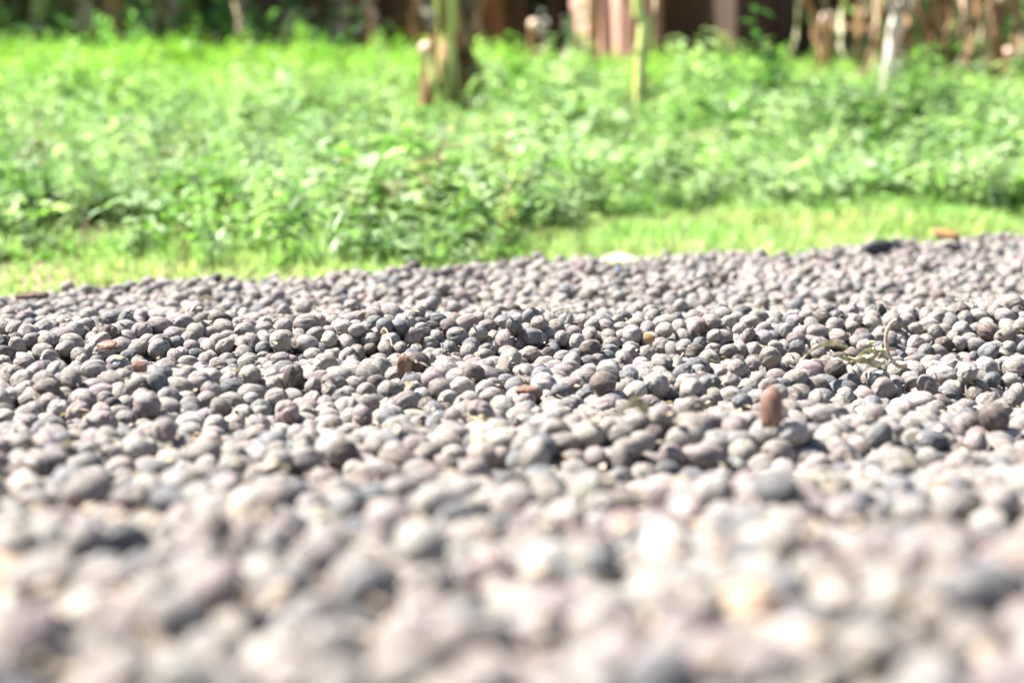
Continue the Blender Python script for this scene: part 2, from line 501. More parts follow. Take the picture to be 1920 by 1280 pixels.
# which 300 show largest: splat discs front to back in a small buffer
BW, BH = 480, 320
buf = -np.ones((BH, BW), int)
cand = np.where((px > -100) & (px < 2020) & (py > 560) & (py < 1450) & (dep > 0.1))[0]
cand = cand[np.argsort(dep[cand])][:5000]
yy_, xx_ = np.mgrid[0:BH, 0:BW]
for i in cand[::-1]:                                 # far to near
    cx, cy = px[i] / 4, py[i] / 4; rad = FPX * rr[i] / dep[i] / 4
    x0 = max(int(cx - rad), 0); x1 = min(int(cx + rad) + 2, BW); ya = max(int(cy - rad), 0); yb = min(int(cy + rad) + 2, BH)
    if x0 >= x1 or ya >= yb: continue
    mk = (xx_[ya:yb, x0:x1] - cx) ** 2 + (yy_[ya:yb, x0:x1] - cy) ** 2 < rad * rad
    buf[ya:yb, x0:x1][mk] = i
def nearest_to(x, y):
    k = int(buf[int(np.clip(y / 4, 0, BH - 1)), int(np.clip(x / 4, 0, BW - 1))]) if y > 600 else -1
    if k >= 0: return k
    d = np.hypot(px - x, py - y) + np.where(surf, 0, 1e5)
    return int(np.argmin(d))
def setc(x, y, name, k=1.0, s=None):
    i = nearest_to(x, y)
    cls[i] = [c[0] for c in CL].index(name); tint[i] = np.array(CL[cls[i]][1]) * k
    if s: sca[i] *= s
    return i
setc(1415, 1120, 'orange-tan', 1.05)
setc(1520, 1190, 'mauve-grey', 0.8, 1.1)
setc(15, 1110, 'orange-tan', 1.0)
setc(1030, 1050, 'ash grey', 0.9, 1.1)
setc(1290, 950, 'dusty pink', 1.1)
setc(1170, 590, 'orange-tan', 1.0); setc(1460, 600, 'orange-tan', 1.0); setc(1910, 690, 'orange-tan', 1.1)
setc(500, 1200, 'pale beige', 1.1, 1.1); setc(1240, 1010, 'pale beige', 1.1, 1.1)
setc(1470, 628, 'slate grey', 0.7, 1.12); setc(775, 690, 'slate grey', 0.95, 1.1); setc(500, 690, 'grey-brown', 0.75, 1.1)
setc(640, 950, 'slate grey', .8, 1.1); setc(1860, 870, 'slate grey', .8, 1.15); setc(1010, 880, 'slate grey', .8, 1.1)

ids, cnts = np.unique(buf[buf >= 0], return_counts=True)
top = ids[np.argsort(-cnts)][:300]
# nothing so close that it fills the lens
hero = set(int(i) for i in top)

# labels for the 300: colour, shape, where it lies, and its order among look-alikes
def down(y):
    for lim, w in ((1225, 'frontmost blurred row'), (1150, 'second blurred row'), (1080, 'third blurred row'), (1020, 'fourth blurred row'),
                   (960, 'fifth blurred row'), (910, 'sixth row'), (860, 'seventh row'), (800, 'eighth row')):
        if y > lim: return w
    return 'near furrow crest'
names_x = ['far left', 'left', 'inner left', 'centre-left', 'just left of centre', 'just right of centre', 'centre-right', 'inner right', 'right', 'far right']
desc = {}
for i in hero:
    ratio = sca[i, 0] / sca[i, 1]
    shp = 'long' if ratio > 1.08 else ('round' if ratio < 0.99 else 'oval')
    if size[i] > 1.14: shp = 'large ' + shp
    elif size[i] < 0.88: shp = 'small ' + shp
    key = (CL[cls[i]][0], shp, down(py[i]), names_x[int(np.clip(px[i] / 192, 0, 9))])
    desc.setdefault(key, []).append(i)
order_w = {2: ['left of two', 'right of two'], 3: ['left of three', 'middle of three', 'right of three']}
for key, lst in desc.items():
    lst.sort(key=lambda i: px[i])
    for q, i in enumerate(lst):
        lab = f'{key[1]} {key[0]} cherry, {key[2]}, {key[3]}'
        if len(lst) > 1:
            w = order_w.get(len(lst))
            lab += ', ' + (w[q] if w else ['first', 'second', 'third', 'fourth', 'fifth', 'sixth'][min(q, 5)] + ' from left')
        o = link('dried_coffee_cherry', cherry_meshes[var[i]], None, pos[i], rot[i], sca[i])
        o.color = (*tint[i], 1)
        tag(o, lab, 'coffee cherry', 'dried coffee cherries in the foreground')
hero_objs = [o for o in COL.objects if o.name.startswith('dried_coffee_cherry')]
var_obj = []
for me in cherry_meshes:
    c = [o for o in hero_objs if o.data == me]
    if c: var_obj.append(c[0])

# ------------------------------------------------------------------ instancing with geometry nodes
def scatter(name, P, ROT, SCA, TINT, IDX, variants, mat=None, matfun=None):
    """variants: list of lists of (object, material or None)"""
    me = bpy.data.meshes.new(name)
    me.vertices.add(len(P)); me.vertices.foreach_set('co', np.asarray(P, np.float32).ravel())
    for nm, arr, ty in (('rot', ROT, 'FLOAT_VECTOR'), ('sca', SCA, 'FLOAT_VECTOR')):
        a = me.attributes.new(nm, ty, 'POINT'); a.data.foreach_set('vector', np.asarray(arr, np.float32).ravel())
    a = me.attributes.new('tint', 'FLOAT_COLOR', 'POINT')
    a.data.foreach_set('color', np.concatenate([TINT, np.ones((len(P), 1))], 1).astype(np.float32).ravel())
    a = me.attributes.new('idx', 'INT', 'POINT'); a.data.foreach_set('value', np.asarray(IDX, np.int32))
    o = link(name, me)
    ng = bpy.data.node_groups.new(name + '_nodes', 'GeometryNodeTree')
    ng.interface.new_socket('Geometry', in_out='INPUT', socket_type='NodeSocketGeometry')
    ng.interface.new_socket('Geometry', in_out='OUTPUT', socket_type='NodeSocketGeometry')
    n = ng.nodes; l = ng.links
    gi = n.new('NodeGroupInput'); go = n.new('NodeGroupOutput')
    join = n.new('GeometryNodeJoinGeometry')
    for parts in variants:
        pj = n.new('GeometryNodeJoinGeometry')
        for ob, mt in parts:
            oi = n.new('GeometryNodeObjectInfo'); oi.transform_space = 'ORIGINAL'
            oi.inputs['Object'].default_value = ob; oi.inputs['As Instance'].default_value = False
            g = oi.outputs['Geometry']
            if mt:
                sm = n.new('GeometryNodeSetMaterial'); sm.inputs['Material'].default_value = mt
                l.new(g, sm.inputs['Geometry']); g = sm.outputs['Geometry']
            l.new(g, pj.inputs[0])
        ti = n.new('GeometryNodeGeometryToInstance')
        l.new(pj.outputs[0], ti.inputs[0]); l.new(ti.outputs[0], join.inputs[0])
    ip = n.new('GeometryNodeInstanceOnPoints')
    ip.inputs['Pick Instance'].default_value = True
    def named(nm, ty):
        a = n.new('GeometryNodeInputNamedAttribute'); a.data_type = ty; a.inputs['Name'].default_value = nm
        return [s for s in a.outputs if s.enabled and s.name == 'Attribute'][0]
    e2r = n.new('FunctionNodeEulerToRotation')
    l.new(named('rot', 'FLOAT_VECTOR'), e2r.inputs[0])
    l.new(gi.outputs[0], ip.inputs['Points']); l.new(join.outputs[0], ip.inputs['Instance'])
    l.new(e2r.outputs[0], ip.inputs['Rotation']); l.new(named('sca', 'FLOAT_VECTOR'), ip.inputs['Scale'])
    l.new(named('idx', 'INT'), ip.inputs['Instance Index'])
    l.new(ip.outputs[0], go.inputs[0])
    md = o.modifiers.new('scatter', 'NODES'); md.node_group = ng
    return o

rest = np.array([i for i in range(nb) if i not in hero])
bed = scatter('bed_of_dried_cherries', pos[rest], rot[rest], sca[rest], tint[rest], var[rest] % len(var_obj),
              [[(o, M_cherry_i)] for o in var_obj])
tag(bed, 'wide bed of grey dried coffee cherries spread out to dry', 'coffee cherries', kind='stuff')
print('cherries', nb, 'time ok')

# ------------------------------------------------------------------ bits lying on the bed
def on_bed(pxx, pyy):
    """point of the bed surface seen at a pixel"""
    lo, hi = 0.2, 2.2
    best = None
    for Yw in np.arange(0.2, 2.3, 0.004):
        w = at(pxx, pyy, Yw)
        if w.z <= float(bed_top(w.x, Yw)) + 0.001: return Vector((w.x, Yw, float(bed_top(w.x, Yw))))
    return at(pxx, pyy, 1.8)

def ribbon(pts, width, twist=0.0, n=None, curl=0.0):
    pts = [Vector(p) for p in pts]; V = []; F = []
    m = len(pts)
    for i, p in enumerate(pts):
        t = (pts[min(i + 1, m - 1)] - pts[max(i - 1, 0)]).normalized()
        side = t.cross(Vector((0, 0, 1)))
        side = side.normalized() if side.length > 1e-4 else Vector((1, 0, 0))
        up = side.cross(t)
        a = twist * i / m + 0.5
        s = side * math.cos(a) + up * math.sin(a); u = up * math.cos(a) - side * math.sin(a)
        w = width * (0.35 + 0.65 * math.sin(math.pi * (i + .6) / (m + .2))) / 2
        for k in (-1, 0, 1): V.append(p + s * w * k + u * (w * curl * k * k))
    for i in range(m - 1):
        for k in (0, 1): F.append((i * 3 + k, i * 3 + k + 1, (i + 1) * 3 + k + 1, (i + 1) * 3 + k))
    # give it thickness
    n0 = len(V); V2 = [v - Vector((0, 0, max(width * .06, .00015))) for v in V]
    F2 = [tuple(j + n0 for j in f[::-1]) for f in F]
    for i in range(m - 1):
        F2.append((i * 3, (i + 1) * 3, (i + 1) * 3 + n0, i * 3 + n0)); F2.append(((i + 1) * 3 + 2, i * 3 + 2, i * 3 + 2 + n0, (i + 1) * 3 + 2 + n0))
    return V + V2, F + F2

def straw(p0, p1, width, lift, mat, name, label, cat, bend=0.0, arc=0.004, twist=1.0):
    """p0, p1 pixels"""
    a = on_bed(*p0); b = on_bed(*p1)
    a.z += lift; b.z += lift
    pts = []
    for i in range(9):
        t = i / 8; p = a.lerp(b, t); p.z += arc * math.sin(math.pi * t); p += (b - a).cross(Vector((0, 0, 1))) * bend * math.sin(math.pi * t)
        pts.append(p - a)
    V, F = ribbon(pts, width, twist, curl=.4)
    o = link(name, mesh_from(name, V, F, mat), None, a)
    tag(o, label, cat); return o

def smooth_path(P, n=5):
    out = []
    P = [Vector(p) for p in P]
    for i in range(len(P) - 1):
        p0 = P[max(i - 1, 0)]; p1 = P[i]; p2 = P[i + 1]; p3 = P[min(i + 2, len(P) - 1)]
        for k in range(n):
            t = k / n
            out.append(0.5 * ((2 * p1) + (p2 - p0) * t + (2 * p0 - 5 * p1 + 4 * p2 - p3) * t * t + (3 * p1 - p0 - 3 * p2 + p3) * t ** 3))
    out.append(P[-1]); return out

# curled stalk standing up right of centre
c0 = on_bed(1690, 690)
Yc = c0.y - 0.01
P = [at(x, y, Yc) for x, y in ((1700, 682), (1682, 684), (1668, 668), (1661, 640), (1664, 618), (1673, 604), (1682, 600))]
mb = MB(); mb.tube([p - P[0] for p in smooth_path(P)], [0.0007 + .0004 * (i < 5) + .0003 * random.random() for i in range(31)], 7)
o = mb.build('dry_stalk', simple_mat('stalk_brown', (.30, .22, .16), (.55, .44, .34), 400, .7), None, P[0])
tag(o, 'thin brown curled stalk standing up out of the cherries above the straw tangle', 'stalk')
# tangle of yellow-green straws
tang = bpy.data.objects.new('straw_tangle', None); COL.objects.link(tang); c1 = on_bed(1625, 700); tang.location = c1
tag(tang, 'little tangle of pale yellow-green straw lying on the cherries, right of centre', 'straw')
Yt = c1.y
for pth, w, mt in ((((1590, 692), (1610, 700), (1640, 690), (1655, 668)), .0030, M_straw), (((1600, 700), (1622, 682), (1650, 678), (1662, 690)), .0022, M_straw_green),
                   (((1588, 706), (1615, 698), (1645, 705), (1660, 698)), .0026, M_straw), (((1620, 712), (1632, 690), (1628, 668), (1640, 662)), .0018, M_straw_green),
                   (((1605, 716), (1595, 700), (1575, 690), (1568, 686)), .0018, M_straw_green), (((1640, 706), (1650, 690), (1662, 676), (1680, 676)), .0022, M_straw)):
    P = [at(x, y, Yt + .004 * random.uniform(-1, 1)) + Vector((0, 0, .005)) for x, y in pth]
    V, F = ribbon([p - c1 for p in smooth_path(P, 4)], w * 1.1, 1.5, curl=.5)
    link('straw', mesh_from('straw', V, F, mt), tang)
straw((1500, 700), (1590, 676), .0030, .006, M_straw, 'straw_stalk', 'pale flat straw blade left of the yellow-green tangle', 'straw')
straw((1165, 818), (1215, 812), .0040, .007, M_straw, 'straw_stalk', 'short yellowish straw between blurred cherries below the centre', 'straw')
straw((358, 602), (402, 578), .0030, .006, M_straw, 'straw_stalk', 'slanting pale straw lying at the upper left of the bed', 'straw')
straw((893, 895), (905, 845), .0028, .007, M_straw, 'straw_stalk', 'pale upright straw stub among blurred cherries below the middle', 'straw', arc=.006)
straw((715, 648), (735, 672), .0028, .006, M_straw, 'straw_stalk', 'pale straw sliver left of the brown leaf point', 'straw')

def husk(pxx, pyy, w, h, mat, name, label, cat, lean=0.2, yaw=0.0, lift=.0, fold=1.1, seed=1):
    """a curled scrap of shell, w and h in pixels of the photograph"""
    r = random.Random(seed)
    b = on_bed(pxx, pyy + h / 2); s = b.y / FPX
    W = w * s; H = h * s; V = []; F = []; nu, nv = 9, 8
    for j in range(nv):
        t = j / (nv - 1); ww = W * (0.80 + .20 * math.sin(math.pi * t)) * math.sqrt(max(1 - max(t - .55, 0) ** 2 / .23, .04))
        for i in range(nu):
            u = i / (nu - 1) * 2 - 1
            an = u * fold
            x = math.sin(an) / max(math.sin(min(fold, 1.57)), .3) * ww / 2; y = -(math.cos(an)) * ww * .45
            V.append(Vector((x + r.uniform(-.03, .03) * W, y + lean * H * t + r.uniform(-.03, .03) * W, H * t + r.uniform(-.04, .04) * H)))
    for j in range(nv - 1):
        for i in range(nu - 1): F.append((j * nu + i, j * nu + i + 1, (j + 1) * nu + i + 1, (j + 1) * nu + i))
    me = mesh_from(name, V, F, mat)
    o = link(name, me, None, b + Vector((0, 0, lift)), (0, 0, yaw))
    so = o.modifiers.new('thick', 'SOLIDIFY'); so.thickness = .0005
    tag(o, label, cat); return o
hk = husk(1446, 755, 44, 78, M_husk, 'curled_husk', 'reddish brown curled husk standing upright below the yellow-green straw', 'husk', 0.15, -.3, 0, 1.35, 3)
husk(755, 680, 30, 34, M_husk, 'leaf_scrap', 'pointed brown leaf scrap beside a slate grey cherry at the focus row', 'leaf', .1, .4, 0, .5, 4)
husk(985, 728, 44, 15, M_husk, 'curled_husk', 'flat brown husk on the near furrow crest close to the middle', 'husk', .6, .2, 0, .8, 5)
husk(262, 698, 34, 22, M_husk, 'curled_husk', 'small rust brown husk between sharp cherries at the left', 'husk', .4, .8, .003, 1.2, 6)
husk(203, 652, 40, 16, M_husk, 'curled_husk', 'dark brown husk flap above the sharp cherries at the left', 'husk', .8, -.3, .002, .9, 7)
husk(60, 556, 60, 12, M_bark_dark, 'leaf_scrap', 'dark flat leaf scrap at the left end of the bed rim', 'leaf', .8, .1, .002, .4, 8)
husk(1160, 492, 70, 18, M_paleleaf, 'leaf_scrap', 'pale yellow leaf lying on the rim of the bed right of centre', 'leaf', 1.6, .2, .004, .5, 9)
husk(1158, 508, 8, 6, M_blue, 'plastic_scrap', 'tiny blue plastic scrap just below the pale leaf on the bed', 'scrap', .5, .2, .003, .5, 10)
husk(1765, 442, 60, 18, M_orangeleaf, 'leaf_scrap', 'orange-brown dry leaf on the bed rim at the right', 'leaf', 1.2, .5, .003, .5, 11)
husk(1215, 640, 26, 16, M_orangeleaf, 'curled_husk', 'tan husk scrap right of the middle of the focus row', 'husk', .5, .5, .002, .8, 12)

def rock_mesh(name, r3, mat, seed, sub=3):
    bm = bmesh.new(); bmesh.ops.create_icosphere(bm, subdivisions=sub, radius=1)
    r = random.Random(seed); dirs = [(Vector((r.gauss(0, 1), r.gauss(0, 1), r.gauss(0, 1))).normalized(), r.uniform(-.3, .2), r.uniform(.1, .5)) for _ in range(12)]
    for v in bm.verts:
        k = 1.0; nrm = v.co.normalized()
        for d, a, w in dirs: k += a * math.exp(-((1 - nrm.dot(d)) / w) ** 2)
        v.co = Vector((nrm.x * r3[0], nrm.y * r3[1], nrm.z * r3[2])) * k
    me = bpy.data.meshes.new(name); bm.to_mesh(me); bm.free(); me.materials.append(mat)
    me.polygons.foreach_set('use_smooth', [True] * len(me.polygons)); return me
b = on_bed(1650, 468)
o = link('black_pebble', rock_mesh('black_pebble', (.0135, .009, .008), M_blackstone, 3), None, b + Vector((0, 0, .003)))
tag(o, 'black pebble resting on the bed rim at the right', 'pebble')

# chaff: small flakes between the cherries
mb = MB()
k = 0
while k < 2600:
    Yc = random.uniform(.25, 1.7); Xc = random.uniform(-.3, .3) * Yc
    if Yc > float(y_edge(Xc)) - .03: continue
    z = float(bed_top(Xc, Yc)) + random.uniform(-.004, .001)
    a = random.uniform(0, 6.28); s = random.uniform(.0006, .0026)
    d = Vector((math.cos(a), math.sin(a), random.uniform(-.4, .6))) * s; e = Vector((-math.sin(a), math.cos(a), random.uniform(-.4, .4))) * s * random.uniform(.3, .8)
    c = Vector((Xc, Yc, z))
    mb.add([c - d, c - e + Vector((0, 0, s * .3)), c + d, c + e], [(0, 1, 2, 3)])
    k += 1
o = mb.build('chaff', leaf_material('chaff', (0.34, 0.26, 0.18), trans=.15, rough=.7, var=300))
tag(o, 'tan chaff and skin flakes caught between the cherries', 'chaff', kind='stuff')

# ------------------------------------------------------------------ weeds
def leaf_quads(base, direction, length, width, fold=0.25, droop=0.3):
    """an ovate leaf of 6 faces folded along its midrib"""
    d = direction.normalized(); s = d.cross(Vector((0, 0, 1)))
    s = s.normalized() if s.length > 1e-3 else Vector((1, 0, 0)); u = s.cross(d)
    V = []; prof = ((0, .12), (.35, 1.0), (.72, .8), (1.0, .05))
    for t, w in prof:
        c = base + d * length * t - Vector((0, 0, 1)) * droop * length * t * t
        for k in (-1, 0, 1):
            V.append(c + s * (k * w * width / 2) + u * (abs(k) * w * width * fold))
    F = []
    for i in range(3):
        for k in (0, 1): F.append((i * 3 + k, i * 3 + k + 1, (i + 1) * 3 + k + 1, (i + 1) * 3 + k))
    return V, F

def weed_variant(kind, seed, H=0.10):
    r = random.Random(seed)
    lm = MB(); sm = MB()
    if kind == 'bushy':
        for sidx in range(r.randint(5, 7)):
            a = r.uniform(0, 6.28); spread = r.uniform(.1, .75) * H
            h = H * r.uniform(.6, 1.1); tip = Vector((math.cos(a) * spread, math.sin(a) * spread, h))
            pts = [Vector((0, 0, -.005)), tip * .5 + Vector((0, 0, .1 * h)), tip]
            pts = smooth_path(pts, 3); sm.tube(pts, [.0011 * (1 - .6 * i / 6) for i in range(7)], 4, False)
            nn = r.randint(4, 6)
            for q in range(nn):
                t = .25 + .75 * (q + r.random() * .5) / nn; p = pts[min(int(t * 6), 6)]
                for side in (0, math.pi):
                    an = a + q * 1.57 + side + r.uniform(-.4, .4); L = r.uniform(.014, .025) * (1.15 - .45 * t)
                    V, F = leaf_quads(p, Vector((math.cos(an), math.sin(an), r.uniform(-.1, .8))), L, L * r.uniform(.5, .7), r.uniform(.1, .3), r.uniform(.1, .5)); lm.add(V, F)
    elif kind == 'tall':
        for sidx in range(r.randint(3, 4)):
            a = r.uniform(0, 6.28); spread = r.uniform(.05, .3) * H; h = H * r.uniform(1.0, 1.6)
            tip = Vector((math.cos(a) * spread, math.sin(a) * spread, h)); pts = smooth_path([Vector((0, 0, -.005)), tip * .5 + Vector((r.uniform(-.1, .1) * H, 0, 0)), tip], 4)
            sm.tube(pts, [.0013 * (1 - .6 * i / 8) for i in range(9)], 4, False)
            for q in range(9):
                p = pts[min(q, 8)] if q else pts[1]
                for side in range(2):
                    an = r.uniform(0, 6.28); L = r.uniform(.018, .034)
                    V, F = leaf_quads(p, Vector((math.cos(an), math.sin(an), r.uniform(.1, 1.0))), L, L * r.uniform(.28, .45), r.uniform(.1, .3), r.uniform(.1, .6)); lm.add(V, F)
    elif kind == 'broad':
        for q in range(16):
            a = r.uniform(0, 6.28); h = H * r.uniform(.3, .9); rad = H * r.uniform(.1, .7)
            p = Vector((math.cos(a) * rad, math.sin(a) * rad, h)); sm.tube(smooth_path([Vector((0, 0, -.005)), p * .6 + Vector((0, 0, .1 * H)), p], 3), .0007, 4, False)
            L = r.uniform(.020, .031)
            V, F = leaf_quads(p, Vector((math.cos(a), math.sin(a), r.uniform(-.2, .6))), L, L * r.uniform(.65, .85), r.uniform(.05, .25), r.uniform(.1, .5)); lm.add(V, F)
    elif kind == 'tuft':
        for q in range(34):
            a = r.uniform(0, 6.28); L = H * r.uniform(.5, 1.3); out_ = r.uniform(.1, .9)
            d = Vector((math.cos(a), math.sin(a), 0)); b0 = d * r.uniform(0, .012); s = d.cross(Vector((0, 0, 1))); w = r.uniform(.0012, .0026)
            V = []
            for i in range(5):
                t = i / 4; c = b0 + d * L * out_ * t * t * .8 + Vector((0, 0, L * (t - .35 * out_ * t * t)))
                ww = w * (1 - t ** 2 * .9); V += [c - s * ww, c + s * ww]
            lm.add(V, [(i * 2, i * 2 + 1, i * 2 + 3, i * 2 + 2) for i in range(4)])
        sm.tube([(0, 0, -.005), (0, 0, H * .8)], .0006, 4, False)
    return lm.mesh('foliage', M_leaf_o), sm.mesh('stem', M_stem)

kinds = ['bushy', 'bushy', 'bushy', 'tall', 'tall', 'broad', 'broad', 'tuft', 'tuft', 'bushy']
weed_meshes = [weed_variant(k, 40 + i) for i, k in enumerate(kinds)]

GREENS = {'bright': (0.17, 0.36, 0.035), 'mid': (0.15, 0.28, 0.055), 'blue': (0.22, 0.31, 0.150), 'dark': (0.05, 0.125, 0.035), 'pale': (0.35, 0.43, 0.235), 'yellow': (0.28, 0.42, 0.06)}
def weed_plant(px_, py_, Yw, kind_i, scale, green, label):
    b = at(px_, py_, Yw); z = float(land(b.x, Yw))
    e = bpy.data.objects.new('weed_plant', None); COL.objects.link(e); e.location = (b.x, Yw, z); e.scale = (scale,) * 3
    e.rotation_euler = (0, 0, random.uniform(0, 6.28))
    f, s = weed_meshes[kind_i]
    fo = link('foliage', f, e); fo.color = (*GREENS[green], 1); link('stem', s, e)
    tag(e, label, 'weed', 'weeds growing behind the drying bed')
    return fo, [c for c in e.children if c.name.startswith('stem')]
specs = [
    (1075, 400, 2.95, 0, 1.05, 'dark', 'dark green bushy weed at the edge of the short grass, just right of centre'),
    (1800, 372, 3.15, 1, 1.35, 'dark', 'tall dark green bushy weed at the grass edge near the right'),
    (690, 420, 2.6, 5, 1.25, 'bright', 'bright green broad-leaved weed left of centre behind the bed'),
    (560, 500, 2.15, 9, 0.9, 'dark', 'low dark green weed touching the rim of the bed at centre left'),
    (390, 480, 2.3, 2, 1.1, 'blue', 'bluish pale weed behind the bed rim, left of the low dark weed'),
    (860, 450, 2.45, 2, 1.0, 'mid', 'bushy weed with glossy leaves behind the bed rim near the middle'),
    (60, 470, 2.5, 0, 1.0, 'dark', 'dark green weed at the left edge above the bare patch'),
    (1290, 400, 3.1, 3, 1.15, 'mid', 'upright narrow-leaved weed at the back of the short grass strip'),
    (1420, 300, 4.2, 4, 1.9, 'dark', 'tall dark green weed standing above its neighbours at centre right'),
    (1180, 300, 4.0, 6, 1.3, 'blue', 'pale bluish broad-leaved weed below the yellow-green cane'),
    (1560, 380, 3.2, 6, 1.0, 'blue', 'pale bluish green broad-leaved weed at the grass edge, right half'),
    (240, 330, 3.6, 5, 1.3, 'pale', 'pale silvery broad-leaved weed in the middle of the left weeds'),
    (650, 190, 5.6, 4, 1.8, 'dark', 'dark upright weed among bright ones left of the cut stump'),
    (1080, 120, 7.2, 3, 2.4, 'dark', 'dark green weed standing before the pink wall'),
    (1100, 230, 5.0, 8, 1.3, 'yellow', 'yellowish grass tuft between the stump and the cane'),
    (1910, 420, 2.8, 7, 1.0, 'yellow', 'yellow-green grass tuft at the right edge of the short grass'),
    (480, 300, 3.8, 9, 1.3, 'pale', 'pale leafy weed left of the centre, halfway up the weeds'),
    (930, 330, 3.7, 1, 1.2, 'mid', 'mid green bushy weed below the cut banana stump'),
]
rep = {}
for s in specs:
    fo, st = weed_plant(*s)
    rep.setdefault(s[3], (fo, st[0]))
variants = []
ok = sorted(rep)
for i in ok: variants.append([(rep[i][0], M_leaf_i), (rep[i][1], None)])
kind_to_idx = {k: [j for j, i in enumerate(ok) if kinds[i] == k] for k in set(kinds)}

def weed_edge(x, y):
    """front line of the weeds, as a distance"""
    d = np.interp(x / np.maximum(y, .1) * FPX + 960, [-300, 0, 230, 300, 700, 900, 1020, 1130, 1300, 1900, 2300],
                  [2.08, 2.08, 2.1, 1.86, 1.82, 1.92, 2.26, 2.52, 2.60, 2.68, 2.68])
    return d
def make_field(n, ylo, yhi, dens=None):
    y = np.sqrt(rng.uniform(ylo ** 2, yhi ** 2, n)); x = rng.uniform(-1, 1, n) * (0.275 * y + 0.7)
    return x, y
x, y = make_field(9000, 1.9, 5.0); x2, y2 = make_field(9500, 5.0, 11.5)
x = np.concatenate([x, x2]); y = np.concatenate([y, y2])
keep = y > weed_edge(x, y) + rng.normal(0, .05, len(y))
ppx = x / y * FPX + 960
bare = (np.hypot((ppx - 170) / 170, (y - 2.30) / .14) < 1)       # little bare patch at the left
keep &= ~bare
keep &= ~((x > -.4) & (x < 1.3) & (y > 9.5))
keep &= ~((ppx > 1600) & (y > 6.6) & (rng.random(len(y)) < .8))
x = x[keep]; y = y[keep]; ppx = ppx[keep]
nn = len(x)
z = land(x, y)
clump = vnoise(x * 2.2 + 9, y * 2.2) + .6 * vnoise(x * 5, y * 5 + 2)
h = np.interp(y, [1.9, 2.6, 4, 6, 8.5, 10], [.6, .82, .95, 1.05, .95, .85]) * (1 + .75 * clump) * rng.uniform(.7, 1.25, nn)
h *= np.clip((y - weed_edge(x, y)) / .30, .75, 1)
h = np.where((ppx > 740) & (ppx < 940) & (y > 3.4) & (y < 5.05), h * .45, h)
h = np.where((ppx > 1130) & (ppx < 1270) & (y > 3.4) & (y < 5.0), h * .45, h)
h = np.where((ppx > 1580) & (y > 4.2), h * .62, h)
h = np.where((ppx > 950) & (y > 6.5), h * .72, h)
far = np.clip((y - 4.0) / 3.0, 0, 1) + vnoise(x * 1.1, y * 1.1 + 7) * .7 - .25 * np.clip((ppx - 1100) / 600, -.4, 1)
G = {k: np.array(v) for k, v in GREENS.items()}
t_ = np.clip(far, 0, 1)[:, None]
near_c = np.where((rng.random(nn) < .5)[:, None], G['pale'], np.where((rng.random(nn) < .6)[:, None], G['blue'], G['mid']))
far_c = np.where((rng.random(nn) < .5)[:, None], G['bright'], G['yellow'] * .9)
col_ = near_c * (1 - t_) + far_c * t_
dk = (vnoise(x * 4 + 20, y * 4) > .22)
col_ = np.where(dk[:, None], col_ * .62 + G['dark'] * .3, col_) * 1.1 * rng.uniform(.75, 1.25, (nn, 1))
br = rng.random(nn) < .02
col_[br] = np.array((0.30, 0.27, 0.13)) * rng.uniform(.5, 1.1, (br.sum(), 1))
kk = rng.random(nn)
pick = np.zeros(nn, int)
for i in range(nn):
    if t_[i, 0] > .55: kname = 'bushy' if kk[i] < .5 else ('broad' if kk[i] < .62 else ('tuft' if kk[i] < .82 else 'tall'))
    else: kname = 'bushy' if kk[i] < .45 else ('tall' if kk[i] < .68 else ('broad' if kk[i] < .86 else 'tuft'))
    lst = kind_to_idx[kname]; pick[i] = lst[int(kk[i] * 9973) % len(lst)]
hs = np.stack([h ** .75, h ** .75, h], 1)
rotw = np.stack([rng.normal(0, .12, nn), rng.normal(0, .12, nn), rng.uniform(0, 6.28, nn)], 1)
wf = scatter('weeds', np.stack([x, y, z], 1), rotw, hs, col_, pick, variants)
tag(wf, 'dense sunlit mass of green weeds behind the drying bed', 'weeds', kind='stuff')

# short grass strip and bare rim
n = 16000
y = rng.uniform(1.5, 3.4, n); x = rng.uniform(-1, 1, n) * (0.275 * y + .5)
keep = (y > y_edge(x) + rng.normal(.012, .012, n)) & (y < weed_edge(x, y) + .35)
ppx = x / y * FPX + 960
bare = (np.hypot((ppx - 150) / 130, (y - 2.32) / .16) < 1) & (rng.random(n) < .85)
keep &= ~bare
x = x[keep]; y = y[keep]; nn = len(x)
tufts = [j for j, i in enumerate(ok) if kinds[i] == 'tuft']
t_ = np.clip(1.3 * vnoise(x * 5, y * 7) + .4 + rng.normal(0, .2, nn), 0, 1)[:, None]
gc = np.array((0.21, 0.36, 0.10)) * (1 - t_) + np.array((0.42, 0.42, 0.22)) * t_
gc *= rng.uniform(.75, 1.2, (nn, 1))
hg = rng.uniform(.10, .28, nn) * (1 + 1.2 * vnoise(x * 6, y * 6)) * np.where(rng.random(nn) < .04, 1.25, 1)
gv = [variants[j] for j in tufts]
gr = scatter('short_grass', np.stack([x, y, land(x, y)], 1), np.stack([np.zeros(nn), np.zeros(nn), rng.uniform(0, 6.28, nn)], 1),
             np.stack([hg * 1.6, hg * 1.6, hg], 1), gc, rng.integers(0, len(gv), nn), [[(v[0][0], M_grass_i)] for v in gv])
tag(gr, 'short yellow-green grass strip between the bed and the weeds', 'grass', kind='stuff')

